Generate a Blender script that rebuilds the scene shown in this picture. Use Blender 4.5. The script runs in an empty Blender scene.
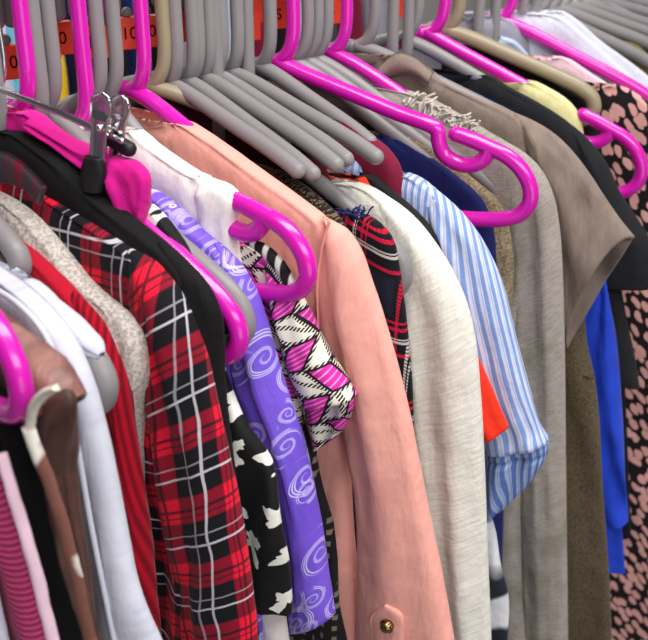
import bpy, math, random
import numpy as np
from mathutils import Vector, noise
R = random.Random(7)
SC = bpy.context.scene
COL = SC.collection
PI = math.pi

# ------------------------------------------------------------------ camera
F_PX, PITCH, AZ = 1050.0, math.radians(25), math.radians(45)
RAIL_NECK = 1.405                      # height of the hanger necks below the rail
fw = np.array([math.sin(AZ)*math.cos(PITCH), math.cos(AZ)*math.cos(PITCH), -math.sin(PITCH)])
rt = np.array([math.cos(AZ), -math.sin(AZ), 0.0])
up = np.array([math.sin(AZ)*math.sin(PITCH), math.cos(AZ)*math.sin(PITCH), math.cos(PITCH)])
CAM = np.array([-0.7466989579, -0.7961560265, 1.6159195305])
def ray(x, y):
    return fw + (x-324)/F_PX*rt - (y-320)/F_PX*up
def at_y(x, y, Y):
    d = ray(x, y); return CAM + d*((Y-CAM[1])/d[1])
def at_x(x, y, X):
    d = ray(x, y); return CAM + d*((X-CAM[0])/d[0])
def hook_x(px, py=40):
    "where along the rail a hanger hangs whose hook is seen at this place"
    return float(at_y(px, py, -0.022)[0])

cam = bpy.data.cameras.new('camera'); co = bpy.data.objects.new('camera', cam); COL.objects.link(co)
co.location = CAM; co.rotation_euler = (math.radians(90)-PITCH, 0, -AZ)
cam.sensor_fit = 'HORIZONTAL'; cam.sensor_width = 36; cam.lens = F_PX/648*36
cam.clip_start = 0.02
SC.camera = co
cam.dof.use_dof = True; cam.dof.focus_distance = 0.93; cam.dof.aperture_fstop = 8.0

# ------------------------------------------------------------------ objects
LOC = {}
def tag(o, label, cat, group=None):
    o['label'] = label; o['category'] = cat
    if group: o['group'] = group
    return o
def thing(name, loc, label, cat, group=None):
    o = bpy.data.objects.new(name, None); COL.objects.link(o)
    o.empty_display_size = .05
    o.location = loc; LOC[o] = np.array(loc, float)
    return tag(o, label, cat, group)
def mesh_obj(name, verts, faces, mat, parent=None, uvs=None, label=None, smooth=True):
    base = LOC[parent] if parent is not None else np.zeros(3)
    me = bpy.data.meshes.new(name)
    me.from_pydata([tuple(np.asarray(v, float)-base) for v in verts], [], [tuple(int(i) for i in f) for f in faces])
    if uvs is not None:
        ul = me.uv_layers.new(name='UVMap')
        idx = np.empty(len(me.loops), int); me.loops.foreach_get('vertex_index', idx)
        ul.data.foreach_set('uv', np.asarray(uvs, np.float32)[idx].ravel())
    me.polygons.foreach_set('use_smooth', [smooth]*len(me.polygons))
    me.materials.append(mat); me.update()
    o = bpy.data.objects.new(name, me); COL.objects.link(o)
    if parent is not None: o.parent = parent; LOC[o] = base
    if label: o['label'] = label
    return o
class MB:
    "collects tubes, boxes and balls for one mesh"
    def __init__(s): s.v = []; s.f = []
    def tube(s, pts, r, n=12, closed=False, r_end=None, smooth=6, flat=1.0):
        P = spline(pts, smooth) if smooth else np.asarray(pts, float)
        m = len(P); rad = np.full(m, r, float) if np.isscalar(r) else np.interp(np.linspace(0, 1, m), np.linspace(0, 1, len(r)), r)
        # rounded caps
        T = np.gradient(P, axis=0); T /= np.linalg.norm(T, axis=1)[:, None]
        a = np.array([0, 0, 1.0]); 
        if abs(T[0]@a) > .9: a = np.array([0, 1.0, 0])
        nrm = np.cross(T[0], a); nrm /= np.linalg.norm(nrm)
        rings = []
        def ring(c, t, nn, rr):
            b = np.cross(t, nn)
            return [c + rr*(math.cos(k*2*PI/n)*nn + flat*math.sin(k*2*PI/n)*b) for k in range(n)]
        for i in range(m):
            nrm = nrm - (nrm@T[i])*T[i]; nrm /= np.linalg.norm(nrm)
            if i == 0:
                for q in (.05, .45, .8): 
                    ang = q*PI/2; rings.append(ring(P[0]-T[0]*rad[0]*math.cos(ang), T[0], nrm, rad[0]*math.sin(ang)))
            rings.append(ring(P[i], T[i], nrm, rad[i]))
            if i == m-1:
                for q in (.8, .45, .05):
                    ang = q*PI/2; rings.append(ring(P[i]+T[i]*rad[i]*math.cos(ang), T[i], nrm, rad[i]*math.sin(ang)))
        b0 = len(s.v)
        for rg in rings: s.v += rg
        for i in range(len(rings)-1):
            for k in range(n):
                s.f.append((b0+i*n+k, b0+i*n+(k+1) % n, b0+(i+1)*n+(k+1) % n, b0+(i+1)*n+k))
        s.f.append(tuple(b0+k for k in range(n))[::-1]); e = b0+(len(rings)-1)*n
        s.f.append(tuple(e+k for k in range(n)))
        return s
    def box(s, c, ax, ay, az):
        "c centre, half axes as vectors"
        c, ax, ay, az = (np.asarray(q, float) for q in (c, ax, ay, az)); b = len(s.v)
        for i in (-1, 1):
            for j in (-1, 1):
                for k in (-1, 1): s.v.append(c+i*ax+j*ay+k*az)
        for f in ((0,1,3,2),(4,6,7,5),(0,4,5,1),(2,3,7,6),(0,2,6,4),(1,5,7,3)): s.f.append(tuple(b+q for q in f))
        return s
    def ball(s, c, r, n=12, sq=(1, 1, 1)):
        b = len(s.v); c = np.asarray(c, float)
        for i in range(n//2+1):
            p = PI*min(max(i/(n//2), .02), .98)
            for k in range(n):
                s.v.append(c+r*np.array([sq[0]*math.sin(p)*math.cos(2*PI*k/n), sq[1]*math.sin(p)*math.sin(2*PI*k/n), sq[2]*math.cos(p)]))
        for i in range(n//2):
            for k in range(n): s.f.append((b+i*n+k, b+(i+1)*n+k, b+(i+1)*n+(k+1) % n, b+i*n+(k+1) % n))
        return s
    def build(s, name, mat, parent=None, label=None, smooth=True):
        return mesh_obj(name, s.v, s.f, mat, parent, label=label, smooth=smooth)

def spline(pts, sub=8):
    "Catmull-Rom through the points"
    P = np.asarray(pts, float); n = len(P)
    if n < 3: return np.array([P[0]+(P[-1]-P[0])*t for t in np.linspace(0, 1, sub+1)])
    Q = np.vstack([2*P[0]-P[1], P, 2*P[-1]-P[-2]]); out = []
    for i in range(n-1):
        p0, p1, p2, p3 = Q[i:i+4]
        a = max(np.linalg.norm(p1-p0), 1e-6)**.5; b = max(np.linalg.norm(p2-p1), 1e-6)**.5; c = max(np.linalg.norm(p3-p2), 1e-6)**.5
        m1 = (p2-p1) + b*((p1-p0)/a - (p2-p0)/(a+b)); m2 = (p2-p1) + b*((p3-p2)/c - (p3-p1)/(b+c))
        for t in np.linspace(0, 1, sub, endpoint=False):
            out.append((2*t**3-3*t**2+1)*p1 + (t**3-2*t**2+t)*m1 + (-2*t**3+3*t**2)*p2 + (t**3-t**2)*m2)
    out.append(P[-1]); return np.array(out)
def resample(P, n, bias=None):
    d = np.r_[0, np.cumsum(np.linalg.norm(np.diff(P, axis=0), axis=1))]; t = np.linspace(0, d[-1], n)
    return np.stack([np.interp(t, d, P[:, k]) for k in range(P.shape[1])], 1)

class Plane:
    "the upright plane a hanger and its garment hang in: s runs from the rail towards the aisle"
    def __init__(p, X0, tip, tipX, Y0=0.0):
        p.X0, p.Y0 = X0, Y0
        T = at_x(tip[0], tip[1], tipX)
        h = np.array([T[0]-X0, T[1]-Y0]); h /= np.linalg.norm(h)
        p.h = np.array([h[0], h[1], 0]); p.n = np.array([-h[1], h[0], 0])
        p.o = np.array([X0, Y0, 0.0]); p.tip = p.px(*tip)
    def px(p, x, y, dn=0.0):
        d = ray(x, y); o = p.o + p.n*dn
        t = ((o-CAM)@p.n)/(d@p.n); q = CAM+d*t
        return np.array([(q-o)@p.h, q[2]])
    def pts(p, L, dn=0.0): return np.array([p.px(x, y, dn) for x, y in L])
    def w(p, s, z, k=0.0): return p.o + p.h*s + p.n*k + np.array([0, 0, z])

def fbm(x, y, z=0.0, o=3):
    v = 0; a = 1.0
    for i in range(o): v += a*noise.noise(Vector((x, y, z+i*7.3))); x *= 2.1; y *= 2.1; a *= .5
    return v

def drop_to(P, z=0.72, flare=.6):
    "continue a side edge below the picture"
    d = P[-1]-P[-3 if len(P) > 3 else -2]; 
    if P[-1][1] > z and d[1] < 0:
        k = (z-P[-1][1])/d[1]; e = P[-1]+d*k*np.array([flare, 1]); P = np.vstack([P, [e]])
    return P

def body(name, pl, sil, mat, parent, w=.010, fold=.004, wl=.055, neck=True, hem=None, seed=0, rear=.21, lab=None, N=80, M=34, rough=.0015, puv=None, R0=None):
    """Front and back of a garment on its hanger.  sil: outer edge seen from the aisle, neck > shoulder > side > hem."""
    S = pl.pts(sil, .25*w)
    if neck and S[0][0] > .06: S = np.vstack([[(.045, S[0][1]+min(.3*(S[0][0]-.045), .05))], S])
    S = drop_to(S, hem if hem else .72)
    C = resample(spline(S, 10), N)
    z0 = C[:, 1].max()
    if not hasattr(pl, 'C'): pl.C = C
    k = np.linspace(-1, 1, M); k = np.sign(k)*(1-(1-np.abs(k))**2.2)
    rows = []
    for s, z in C: rows.append(np.stack([np.where(k > 0, k*s, k*min(s, rear)), np.full(M, z)], 1))
    G = np.array(rows)                                   # N x M x 2
    E = np.vstack([C, np.stack([-np.minimum(C[:, 0], rear), C[:, 1]], 1)])
    RR = R0 or w*1.3
    D = np.min(np.linalg.norm(G[:, :, None, :]-E[None, None, :, :], axis=3), axis=2)
    D[:, 0] = 0; D[:, -1] = 0; D[0, :] = 0
    H = w*np.sqrt(np.clip(1-(1-np.clip(D/RR, 0, 1))**2, 0, 1))
    V = []; U = []
    for sheet in (-1, 1):
        for i in range(N):
            for j in range(M):
                s, z = G[i, j]; dr = min(max((z0-z-.05)/.25, 0), 1)
                f = fold*dr*(math.sin(2*PI*(s*(1+.25*math.sin(z*5+seed)))/wl+seed+1.3*math.sin(z*4+seed*2)) + .8*fbm(s*14+seed, z*3, seed))
                f += rough*fbm(s*40+seed, z*28, seed+3)*sheet*min(D[i, j]/RR, 1)
                V.append(pl.w(s, z, sheet*H[i, j]+f)); U.append((s, z) if puv is None else puv(s, z))
    F = []
    for b, sheet in ((0, -1), (N*M, 1)):
        for i in range(N-1):
            for j in range(M-1):
                q = (b+i*M+j, b+i*M+j+1, b+(i+1)*M+j+1, b+(i+1)*M+j); F.append(q if sheet > 0 else q[::-1])
    V, F, U = weld(V, F, U)
    return mesh_obj(name, V, F, mat, parent, U, lab)

def weld(V, F, U):
    key = {}; mp = []; V2 = []; U2 = []
    for v, u in zip(V, U):
        q = (round(v[0], 6), round(v[1], 6), round(v[2], 6))
        if q not in key: key[q] = len(V2); V2.append(v); U2.append(u)
        mp.append(key[q])
    F2 = []
    for f in F:
        g = []
        for i in f:
            if not g or mp[i] != g[-1]: g.append(mp[i])
        if g[0] == g[-1]: g.pop()
        if len(set(g)) >= 3: F2.append(tuple(g))
    return V2, F2, U2

def sleeve(name, pl, outer, inner, mat, parent, w=.016, dn=0.0, fold=.003, seed=0, lab=None, N=70, M=30, cuff=True, flare=0.0,
           gather=None, dn1=None, top=.5, slant=0.0, crease=.0, inmat=None, wr=.0015, hemz=None):
    """A tube of cloth between an outer and an inner edge; the end is open, with the inside of the cloth behind it."""
    A = pl.pts(outer, dn+.08*w); B = pl.pts(inner, dn-.4*w)
    if hemz: A = drop_to(A, hemz); B = drop_to(B, hemz)
    A = resample(spline(A, 10), N); B = resample(spline(B, 10), N)
    L = np.r_[0, np.cumsum(np.linalg.norm(np.diff((A+B)/2, axis=0), axis=1))]
    V = []; U = []; F = []; W1 = M+1
    def ring(i, sc, inset=0.0):
        t = i/(N-1); c = (A[i]+B[i])/2; a = (A[i]-B[i])/2; hw = np.linalg.norm(a)
        ww = min(w*min(1, (t/.22)**top if t > 0 else 0)+.0015, hw*.95+.001)*(1+flare*t)
        if gather: ww *= 1-gather[1]*math.exp(-((t-gather[0])/.03)**2)
        kk = dn + ((dn1-dn)*t if dn1 is not None else 0)
        for k in range(M+1):
            th = PI + 2*PI*k/M; cs, sn = math.cos(th), math.sin(th)
            if k in (0, M): cs, sn = -1.0, 0.0
            u = k/M*hw*4; v = L[i]
            f = fold*min(1, t*4)*(fbm(cs*1.6+seed, v*7, seed+sn)+.7*math.sin(cs*5+seed+v*6))*abs(sn)
            f += wr*fbm(cs*4+seed, v*30, sn+seed)*abs(sn)
            f -= crease*math.exp(-((cs-.1)/.18)**2)*min(1, t*3)*abs(sn)
            if gather: f += .0022*math.sin((th-PI)*22)*math.exp(-((t-gather[0])/.10)**2)*abs(sn)
            if slant and sn < 0:
                i2 = i*(1-slant*abs(sn)); j = int(i2); e = i2-j; j2 = min(j+1, N-1)
                c2 = ((A[j]+B[j])*(1-e)+(A[j2]+B[j2])*e)/2; a2 = ((A[j]-B[j])*(1-e)+(A[j2]-B[j2])*e)/2
                q = c2 + a2*cs*sc
            else: q = c + a*cs*sc
            V.append(pl.w(q[0], q[1], kk + (ww*abs(sn)**.85*(1 if sn > 0 else -1)+f*(1 if sn > 0 else -1))*sc)); U.append((u, v))
    for i in range(N): ring(i, 1.0)
    n = N
    if cuff:
        V0 = len(V)
        for i in range(N-1, N-16, -1): ring(i, .93 if i < N-1 else .965); n += 1
    for i in range(n-1):
        for k in range(M): F.append((i*W1+k, i*W1+k+1, (i+1)*W1+k+1, (i+1)*W1+k))
    return mesh_obj(name, V, F, mat, parent, U, lab)

def strip(name, pl, a, b, mat, parent, dn=-.02, th=.002, bow=.004, N=40, M=10, seed=0, rough=.001, lab=None):
    "a flap or band of cloth between two edges, standing dn off the garment's plane"
    A = resample(spline(pl.pts(a, dn), 8), N); B = resample(spline(pl.pts(b, dn), 8), N)
    V = []; U = []; F = []
    for sd in (-1, 1):
        for i in range(N):
            for j in range(M+1):
                k = j/M; q = A[i]*(1-k)+B[i]*k; e = min(k, 1-k)*2
                V.append(pl.w(q[0], q[1], dn - bow*math.sin(PI*k) + sd*th*min(1, e*4+.02) + rough*fbm(q[0]*40+seed, q[1]*40, seed))); U.append((q[0], q[1]))
    W = M+1
    for b0, sd in ((0, -1), (N*W, 1)):
        for i in range(N-1):
            for j in range(M):
                q = (b0+i*W+j, b0+i*W+j+1, b0+(i+1)*W+j+1, b0+(i+1)*W+j); F.append(q if sd > 0 else q[::-1])
    for i in range(N-1):
        for j in (0, M):
            F.append((i*W+j, (i+1)*W+j, N*W+(i+1)*W+j, N*W+i*W+j))
    for i in (0, N-1):
        for j in range(M): F.append((i*W+j, i*W+j+1, N*W+i*W+j+1, N*W+i*W+j))
    return mesh_obj(name, V, F, mat, parent, U, lab)

# ------------------------------------------------------------------ materials
class NT:
    def __init__(s, name):
        s.m = bpy.data.materials.new(name); s.m.use_nodes = True; s.t = s.m.node_tree; s.n = s.t.nodes; s.n.clear()
        s.out = s.n.new('ShaderNodeOutputMaterial'); s.p = s.n.new('ShaderNodeBsdfPrincipled'); s.l(s.p.outputs[0], s.out.inputs[0])
    def l(s, a, b): s.t.links.new(a, b)
    def put(s, v, i):
        if isinstance(v, (int, float)): i.default_value = v
        elif isinstance(v, (tuple, list)): i.default_value = tuple(v) if len(v) != 3 or len(i.default_value) == 3 else (*v, 1)
        else: s.l(v, i)
    def k(s, op, a, b=0.0, c=0.0):
        x = s.n.new('ShaderNodeMath'); x.operation = op
        for v, i in zip((a, b, c), x.inputs): s.put(v, i)
        return x.outputs[0]
    def uv(s):
        if not hasattr(s, '_uv'):
            u = s.n.new('ShaderNodeUVMap'); u.uv_map = 'UVMap'; s._uv = u.outputs[0]
            x = s.n.new('ShaderNodeSeparateXYZ'); s.l(s._uv, x.inputs[0]); s.u, s.v = x.outputs[0], x.outputs[1]
        return s._uv
    def vec(s, x, y, z=0.0):
        c = s.n.new('ShaderNodeCombineXYZ')
        for v, i in zip((x, y, z), c.inputs): s.put(v, i)
        return c.outputs[0]
    def noise(s, vec, scale=1.0, detail=3.0, rough=.55):
        x = s.n.new('ShaderNodeTexNoise'); s.put(vec, x.inputs['Vector']); x.inputs['Scale'].default_value = scale
        x.inputs['Detail'].default_value = detail; x.inputs['Roughness'].default_value = rough; return x.outputs['Fac']
    def voro(s, vec, scale, rnd=1.0, feat='F1'):
        x = s.n.new('ShaderNodeTexVoronoi'); x.voronoi_dimensions = '2D'; x.feature = feat; s.put(vec, x.inputs['Vector'])
        x.inputs['Scale'].default_value = scale; x.inputs['Randomness'].default_value = rnd; return x
    def mix(s, f, a, b):
        x = s.n.new('ShaderNodeMix'); x.data_type = 'RGBA'; s.put(f, x.inputs[0]); s.put(a, x.inputs[6]); s.put(b, x.inputs[7]); return x.outputs[2]
    def step(s, x, lo, hi):
        m = s.n.new('ShaderNodeMapRange'); m.interpolation_type = 'SMOOTHSTEP'; s.put(x, m.inputs[0]); m.inputs[1].default_value = lo; m.inputs[2].default_value = hi
        return m.outputs[0]
    def band(s, x, c, hw, soft=.15):
        "1 where |x-c|<hw"
        d = s.k('ABSOLUTE', s.k('SUBTRACT', x, c)); return s.k('SUBTRACT', 1.0, s.step(d, hw*(1-soft), hw*(1+soft)))
    def per(s, x, period, off=0.0): return s.k('FRACT', s.k('ADD', s.k('DIVIDE', x, period), off+100.0))
    def bump(s, h, strength=.3, dist=.001):
        b = s.n.new('ShaderNodeBump'); s.put(h, b.inputs['Height']); b.inputs['Strength'].default_value = strength; b.inputs['Distance'].default_value = dist
        s.l(wrinkle(s, h, getattr(s, 'wr', 1.0)), b.inputs['Normal'])
        s.l(b.outputs[0], s.p.inputs['Normal']); return s
    def fin(s, col, rough=.85, sheen=.25, spec=.25, metal=0.0, coat=0.0):
        s.put(col, s.p.inputs['Base Color']); s.p.inputs['Roughness'].default_value = rough
        s.p.inputs['Specular IOR Level'].default_value = spec; s.p.inputs['Metallic'].default_value = metal
        s.p.inputs['Sheen Weight'].default_value = sheen*.35; s.p.inputs['Sheen Roughness'].default_value = .4; s.p.inputs['Coat Weight'].default_value = coat
        return s.m
def S(r, g, b):
    "sRGB 0-255 to linear"
    return tuple((c/12.92 if c <= .04045 else ((c+.055)/1.055)**2.4) for c in (r/255, g/255, b/255))
def mul(c, k): return tuple(min(1, x*k) for x in c)

def obj3(n):
    if not hasattr(n, '_o'): n._o = n.n.new('ShaderNodeTexCoord').outputs['Object']
    return n._o
def wrinkle(n, h, k=1.0):
    "long soft creases under a fine weave height"
    n.uv(); w = n.noise(n.vec(n.k('MULTIPLY', n.u, 42), n.k('MULTIPLY', n.v, 15)), 1, 4, .55)
    w = n.k('ADD', w, n.k('MULTIPLY', n.noise(n._uv, 26, 3), .6))
    b = n.n.new('ShaderNodeBump'); n.put(w, b.inputs['Height']); b.inputs['Strength'].default_value = .55*k; b.inputs['Distance'].default_value = .007
    return b.outputs[0]
def weave(n, scale=.0011, amp=.25, wr=1.0):
    n.uv(); h = n.k('ADD', n.k('SINE', n.k('MULTIPLY', n.u, 2*PI/scale)), n.k('SINE', n.k('MULTIPLY', n.v, 2*PI/scale)))
    n.bump(n.k('ADD', n.k('MULTIPLY', h, .25), n.noise(n._uv, 160, 3)), amp, .0006)
def plain(name, c, c2=None, rough=.85, sheen=.25, bump=.25, mott=.5, spec=.25):
    n = NT(name); n.uv(); weave(n, .0012, bump)
    f = n.step(n.noise(n._uv, 35, 4), .3, .75)
    return n.fin(n.mix(n.k('MULTIPLY', f, mott), c, c2 or mul(c, .8)), rough, sheen, spec)
def heather(name, c, c2, sx=180, sy=520, c3=None, bump=.5, sheen=.3):
    n = NT(name); n.uv(); w = n.noise(obj3(n), sx, 3, .65) if sy is None else n.noise(n.vec(n.k('MULTIPLY', n.u, sx), n.k('MULTIPLY', n.v, sy)), 1, 3, .65)
    f = n.step(w, .36, .66); col = n.mix(f, c, c2)
    if c3: col = n.mix(n.step(n.noise(n._uv, 12, 3), .45, .7), col, n.mix(f, c3, mul(c3, .8)))
    n.bump(w, bump, .0012); return n.fin(col, .95, sheen, .15)
def plaid(name, P=.056):
    n = NT(name); n.uv()
    wx = n.k('MULTIPLY', n.k('SUBTRACT', n.noise(n._uv, 9, 2), .5), .02)
    u = n.k('ADD', n.u, wx); v = n.k('ADD', n.v, n.k('MULTIPLY', wx, .7))
    fu, fv = n.per(u, P), n.per(v, P*1.08)
    ru, rv = n.band(fu, .5, .19, .08), n.band(fv, .5, .19, .08)
    hat = n.k('GREATER_THAN', n.k('SINE', n.k('MULTIPLY', n.k('ADD', n.u, n.v), 2*PI/.0026)), -.1)
    both = n.k('MULTIPLY', ru, rv); one = n.k('SUBTRACT', n.k('MAXIMUM', ru, rv), both)
    col = n.mix(n.k('MULTIPLY', one, n.k('ADD', .32, n.k('MULTIPLY', hat, .42))), S(18, 17, 22), S(176, 12, 46))
    col = n.mix(both, col, S(226, 20, 52))
    dk = n.k('MAXIMUM', n.k('MAXIMUM', n.band(fu, .5, .022), n.band(fv, .5, .022)), n.k('MAXIMUM', n.band(fu, .40, .010), n.band(fv, .60, .010)))
    col = n.mix(n.k('MULTIPLY', dk, .8), col, S(22, 16, 24))
    wl = n.k('MAXIMUM', n.k('MAXIMUM', n.band(fu, .06, .016), n.band(fv, .06, .016)), n.k('MULTIPLY', n.k('MAXIMUM', n.band(fu, .90, .012), n.band(fv, .90, .012)), .5))
    col = n.mix(n.k('MULTIPLY', wl, .8), col, S(205, 200, 208))
    n.bump(n.noise(n._uv, 300, 2), .2, .0006); return n.fin(col, .85, .2, .2)
def cells(n, scale, rnd, u=None, v=None):
    vec = n._uv if u is None else n.vec(u, v)
    vo = n.voro(vec, scale, rnd); x = n.n.new('ShaderNodeVectorMath'); x.operation = 'SUBTRACT'; n.l(vec, x.inputs[0]); n.l(vo.outputs['Position'], x.inputs[1])
    q = n.n.new('ShaderNodeSeparateXYZ'); n.l(x.outputs[0], q.inputs[0])
    r = n.k('MULTIPLY', n.k('SQRT', n.k('ADD', n.k('MULTIPLY', q.outputs[0], q.outputs[0]), n.k('MULTIPLY', q.outputs[1], q.outputs[1]))), scale)
    th = n.k('ARCTAN2', q.outputs[1], q.outputs[0])
    c = n.n.new('ShaderNodeSeparateColor'); n.l(vo.outputs['Color'], c.inputs[0])
    return r, th, c.outputs[0], c.outputs[1]
def swirl(name):
    n = NT(name); n.uv(); weave(n, .001, .12)
    ws = None
    for sc, off in ((23, 0.0), (16, .37), (29, .71)):
        u = n.k('ADD', n.u, off); v = n.k('ADD', n.v, off*1.7)
        wob = n.k('MULTIPLY', n.k('SUBTRACT', n.noise(n._uv, 18, 1), .5), .016)
        r, th, c1, c2 = cells(n, sc, .75, n.k('ADD', u, wob), v)
        sgn = n.k('SUBTRACT', n.k('MULTIPLY', n.k('GREATER_THAN', c2, .5), 2.0), 1.0)
        ph = n.k('ADD', n.k('MULTIPLY', n.k('MULTIPLY', th, sgn), 1/(2*PI)), n.k('ADD', n.k('MULTIPLY', n.k('LOGARITHM', n.k('ADD', r, .02), 2.718), 1.15), n.k('MULTIPLY', c1, 3.0)))
        f = n.k('FRACT', n.k('ADD', ph, 50.0))
        line = n.k('MAXIMUM', n.band(f, .3, .042, .3), n.k('MAXIMUM', n.band(f, .45, .038, .3), n.band(f, .58, .025, .3)))
        m = n.k('MULTIPLY', n.k('SUBTRACT', 1.0, n.step(r, .36, .40)), n.step(r, .03, .06))
        m = n.k('MULTIPLY', m, n.k('GREATER_THAN', c1, .2 if off == 0 else .3 if off < .5 else .5))
        # open side of each curl
        m = n.k('MULTIPLY', m, n.k('SUBTRACT', 1.0, n.k('MULTIPLY', n.step(r, .22, .30), n.step(n.k('SINE', n.k('ADD', th, n.k('MULTIPLY', c2, 6.0))), -.1, .2))))
        x = n.k('MULTIPLY', line, m); ws = x if ws is None else n.k('MAXIMUM', ws, x)
    base = n.mix(n.step(n.noise(n._uv, 6, 2), .35, .7), S(122, 88, 214), S(104, 72, 196))
    return n.fin(n.mix(n.k('MULTIPLY', ws, .85), base, S(214, 206, 244)), .55, .15, .3)
def star_print(name):
    n = NT(name); n.uv(); weave(n, .001, .15)
    wob = n.k('MULTIPLY', n.k('SUBTRACT', n.noise(n._uv, 60, 2), .5), .012)
    r, th, c1, c2 = cells(n, 24, .9, n.k('ADD', n.u, wob), n.k('SUBTRACT', n.v, wob))
    edge = n.k('ADD', .26, n.k('ADD', n.k('MULTIPLY', n.k('SINE', n.k('ADD', n.k('MULTIPLY', th, 4.0), n.k('MULTIPLY', c1, 6.3))), .11), n.k('MULTIPLY', n.k('SINE', n.k('ADD', n.k('MULTIPLY', th, 3.0), n.k('MULTIPLY', c2, 6.3))), .09)))
    edge = n.k('ADD', edge, n.k('MULTIPLY', n.k('SINE', n.k('MULTIPLY', th, 9.0)), .035))
    d = n.k('SUBTRACT', edge, r); f = n.k('MULTIPLY', n.step(d, -.012, .012), n.k('GREATER_THAN', c1, .04))
    return n.fin(n.mix(f, S(16, 15, 17), S(226, 224, 214)), .7, .15, .25)
def geo(name):
    n = NT(name); n.uv()
    tri = n.k('ABSOLUTE', n.k('SUBTRACT', n.per(n.v, .046), .5))
    u = n.k('ADD', n.u, n.k('MULTIPLY', tri, .03))
    a = n.k('ADD', n.k('DIVIDE', u, .020), 100.0); b = n.k('ADD', n.k('DIVIDE', n.v, .023), 100.0)
    i, j, fu, fv = n.k('FLOOR', a), n.k('FLOOR', b), n.k('FRACT', a), n.k('FRACT', b)
    mag = n.k('LESS_THAN', n.k('MODULO', n.k('ADD', i, j), 2.0), .5)
    lines = n.k('GREATER_THAN', n.k('SINE', n.k('MULTIPLY', n.k('ADD', fv, n.k('MULTIPLY', fu, .3)), 2*PI*5)), .72)
    magc = n.mix(lines, S(203, 40, 150), S(236, 140, 208))
    dg = n.k('FRACT', n.k('ADD', n.k('MULTIPLY', n.k('SUBTRACT', fu, fv), 1.0), 2.35))
    rope = n.k('GREATER_THAN', n.k('SINE', n.k('MULTIPLY', n.k('ADD', n.u, n.k('MULTIPLY', n.v, 1.5)), 2*PI/.0046)), -.25)
    hatch = n.k('MULTIPLY', n.band(dg, .5, .14, .1), rope)
    cream = n.mix(hatch, S(228, 222, 204), S(24, 20, 24))
    col = n.mix(mag, cream, magc)
    eu = n.k('MAXIMUM', n.band(fu, 0.0, .12, .1), n.band(fu, 1.0, .10, .1)); ev = n.k('MAXIMUM', n.band(fv, 0.0, .08, .1), n.band(fv, 1.0, .08, .1))
    ed = n.k('MULTIPLY', n.k('MAXIMUM', eu, ev), n.k('MAXIMUM', rope, mag))
    n.bump(n.noise(n._uv, 300, 2), .1, .0005)
    return n.fin(n.mix(ed, col, S(22, 18, 22)), .75, .15, .25)
def tartan(name):
    n = NT(name); n.uv()
    hat = n.k('GREATER_THAN', n.k('SINE', n.k('MULTIPLY', n.k('ADD', n.u, n.k('MULTIPLY', n.v, 1.0)), 2*PI/.0032)), 0.0)
    fv = n.per(n.v, .075, .1); fu = n.per(n.u, .05, .2)
    def lines(f): return n.k('MAXIMUM', n.band(f, .30, .022), n.k('MAXIMUM', n.band(f, .62, .022), n.band(f, .70, .014))), n.k('MAXIMUM', n.band(f, .46, .016), n.band(f, .50, .008))
    r1, w1 = lines(fu); r2, w2 = lines(fv)
    rr = n.k('MAXIMUM', n.k('MULTIPLY', r1, n.k('ADD', .35, n.k('MULTIPLY', hat, .65))), n.k('MULTIPLY', r2, n.k('SUBTRACT', 1.0, n.k('MULTIPLY', hat, .45)))); ww = n.k('MAXIMUM', n.k('MULTIPLY', w1, n.k('ADD', .2, n.k('MULTIPLY', hat, .7))), n.k('MULTIPLY', w2, .75))
    dark = n.mix(n.k('MAXIMUM', n.band(fv, .5, .28), n.band(fu, .5, .28)), S(30, 33, 48), S(20, 19, 26))
    col = n.mix(rr, dark, S(190, 22, 56)); col = n.mix(ww, col, S(200, 190, 186))
    n.bump(n.noise(n._uv, 420, 2), .3, .0008); return n.fin(col, .95, .3, .15)
def stripes(name, c, c2, P, hw, axis='u', thin=None, bump=.3, mott=.4, wob=.006, rough=.85):
    n = NT(name); n.uv(); x = n.u if axis == 'u' else n.v
    x = n.k('ADD', x, n.k('MULTIPLY', n.k('SUBTRACT', n.noise(n._uv, 14, 2), .5), wob))
    f = n.per(x, P); m = n.band(f, .5, hw, .25)
    if thin: m = n.k('MAXIMUM', m, n.k('MULTIPLY', n.band(f, thin, .05, .3), .6))
    col = n.mix(m, c, c2); col = n.mix(n.k('MULTIPLY', n.step(n.noise(n._uv, 120, 3), .3, .8), mott*.4), col, mul(c2, .8))
    n.bump(n.noise(n._uv, 200, 3), bump, .0008); return n.fin(col, rough, .2, .2)
def blobs(name, bg, c, sc=46, size=.36, stretch=1.6):
    n = NT(name); n.uv(); wob = n.k('MULTIPLY', n.k('SUBTRACT', n.noise(n._uv, 50, 2), .5), .01)
    vo = n.voro(n.vec(n.k('ADD', n.u, n.k('ADD', wob, n.k('MULTIPLY', n.v, .5))), n.k('DIVIDE', n.v, stretch)), sc, .8)
    f = n.step(n.k('SUBTRACT', size, vo.outputs['Distance']), -.03, .03)
    n.bump(n.noise(n._uv, 300, 2), .15, .0006)
    return n.fin(n.mix(f, bg, n.mix(n.noise(n._uv, 40, 2), mul(c, .75), c)), .85, .2, .2)
def ribbed(name, c, c2, P=.004, axis='v', rough=.9):
    n = NT(name); n.uv(); x = n.k('SINE', n.k('MULTIPLY', n.u if axis == 'u' else n.v, 2*PI/P)); h = n.k('ADD', n.k('MULTIPLY', x, .5), .5)
    n.bump(n.k('ADD', h, n.k('MULTIPLY', n.noise(n._uv, 300, 2), .6)), .5, .0012); return n.fin(n.mix(h, c, c2), rough, .3, .15)
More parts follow.
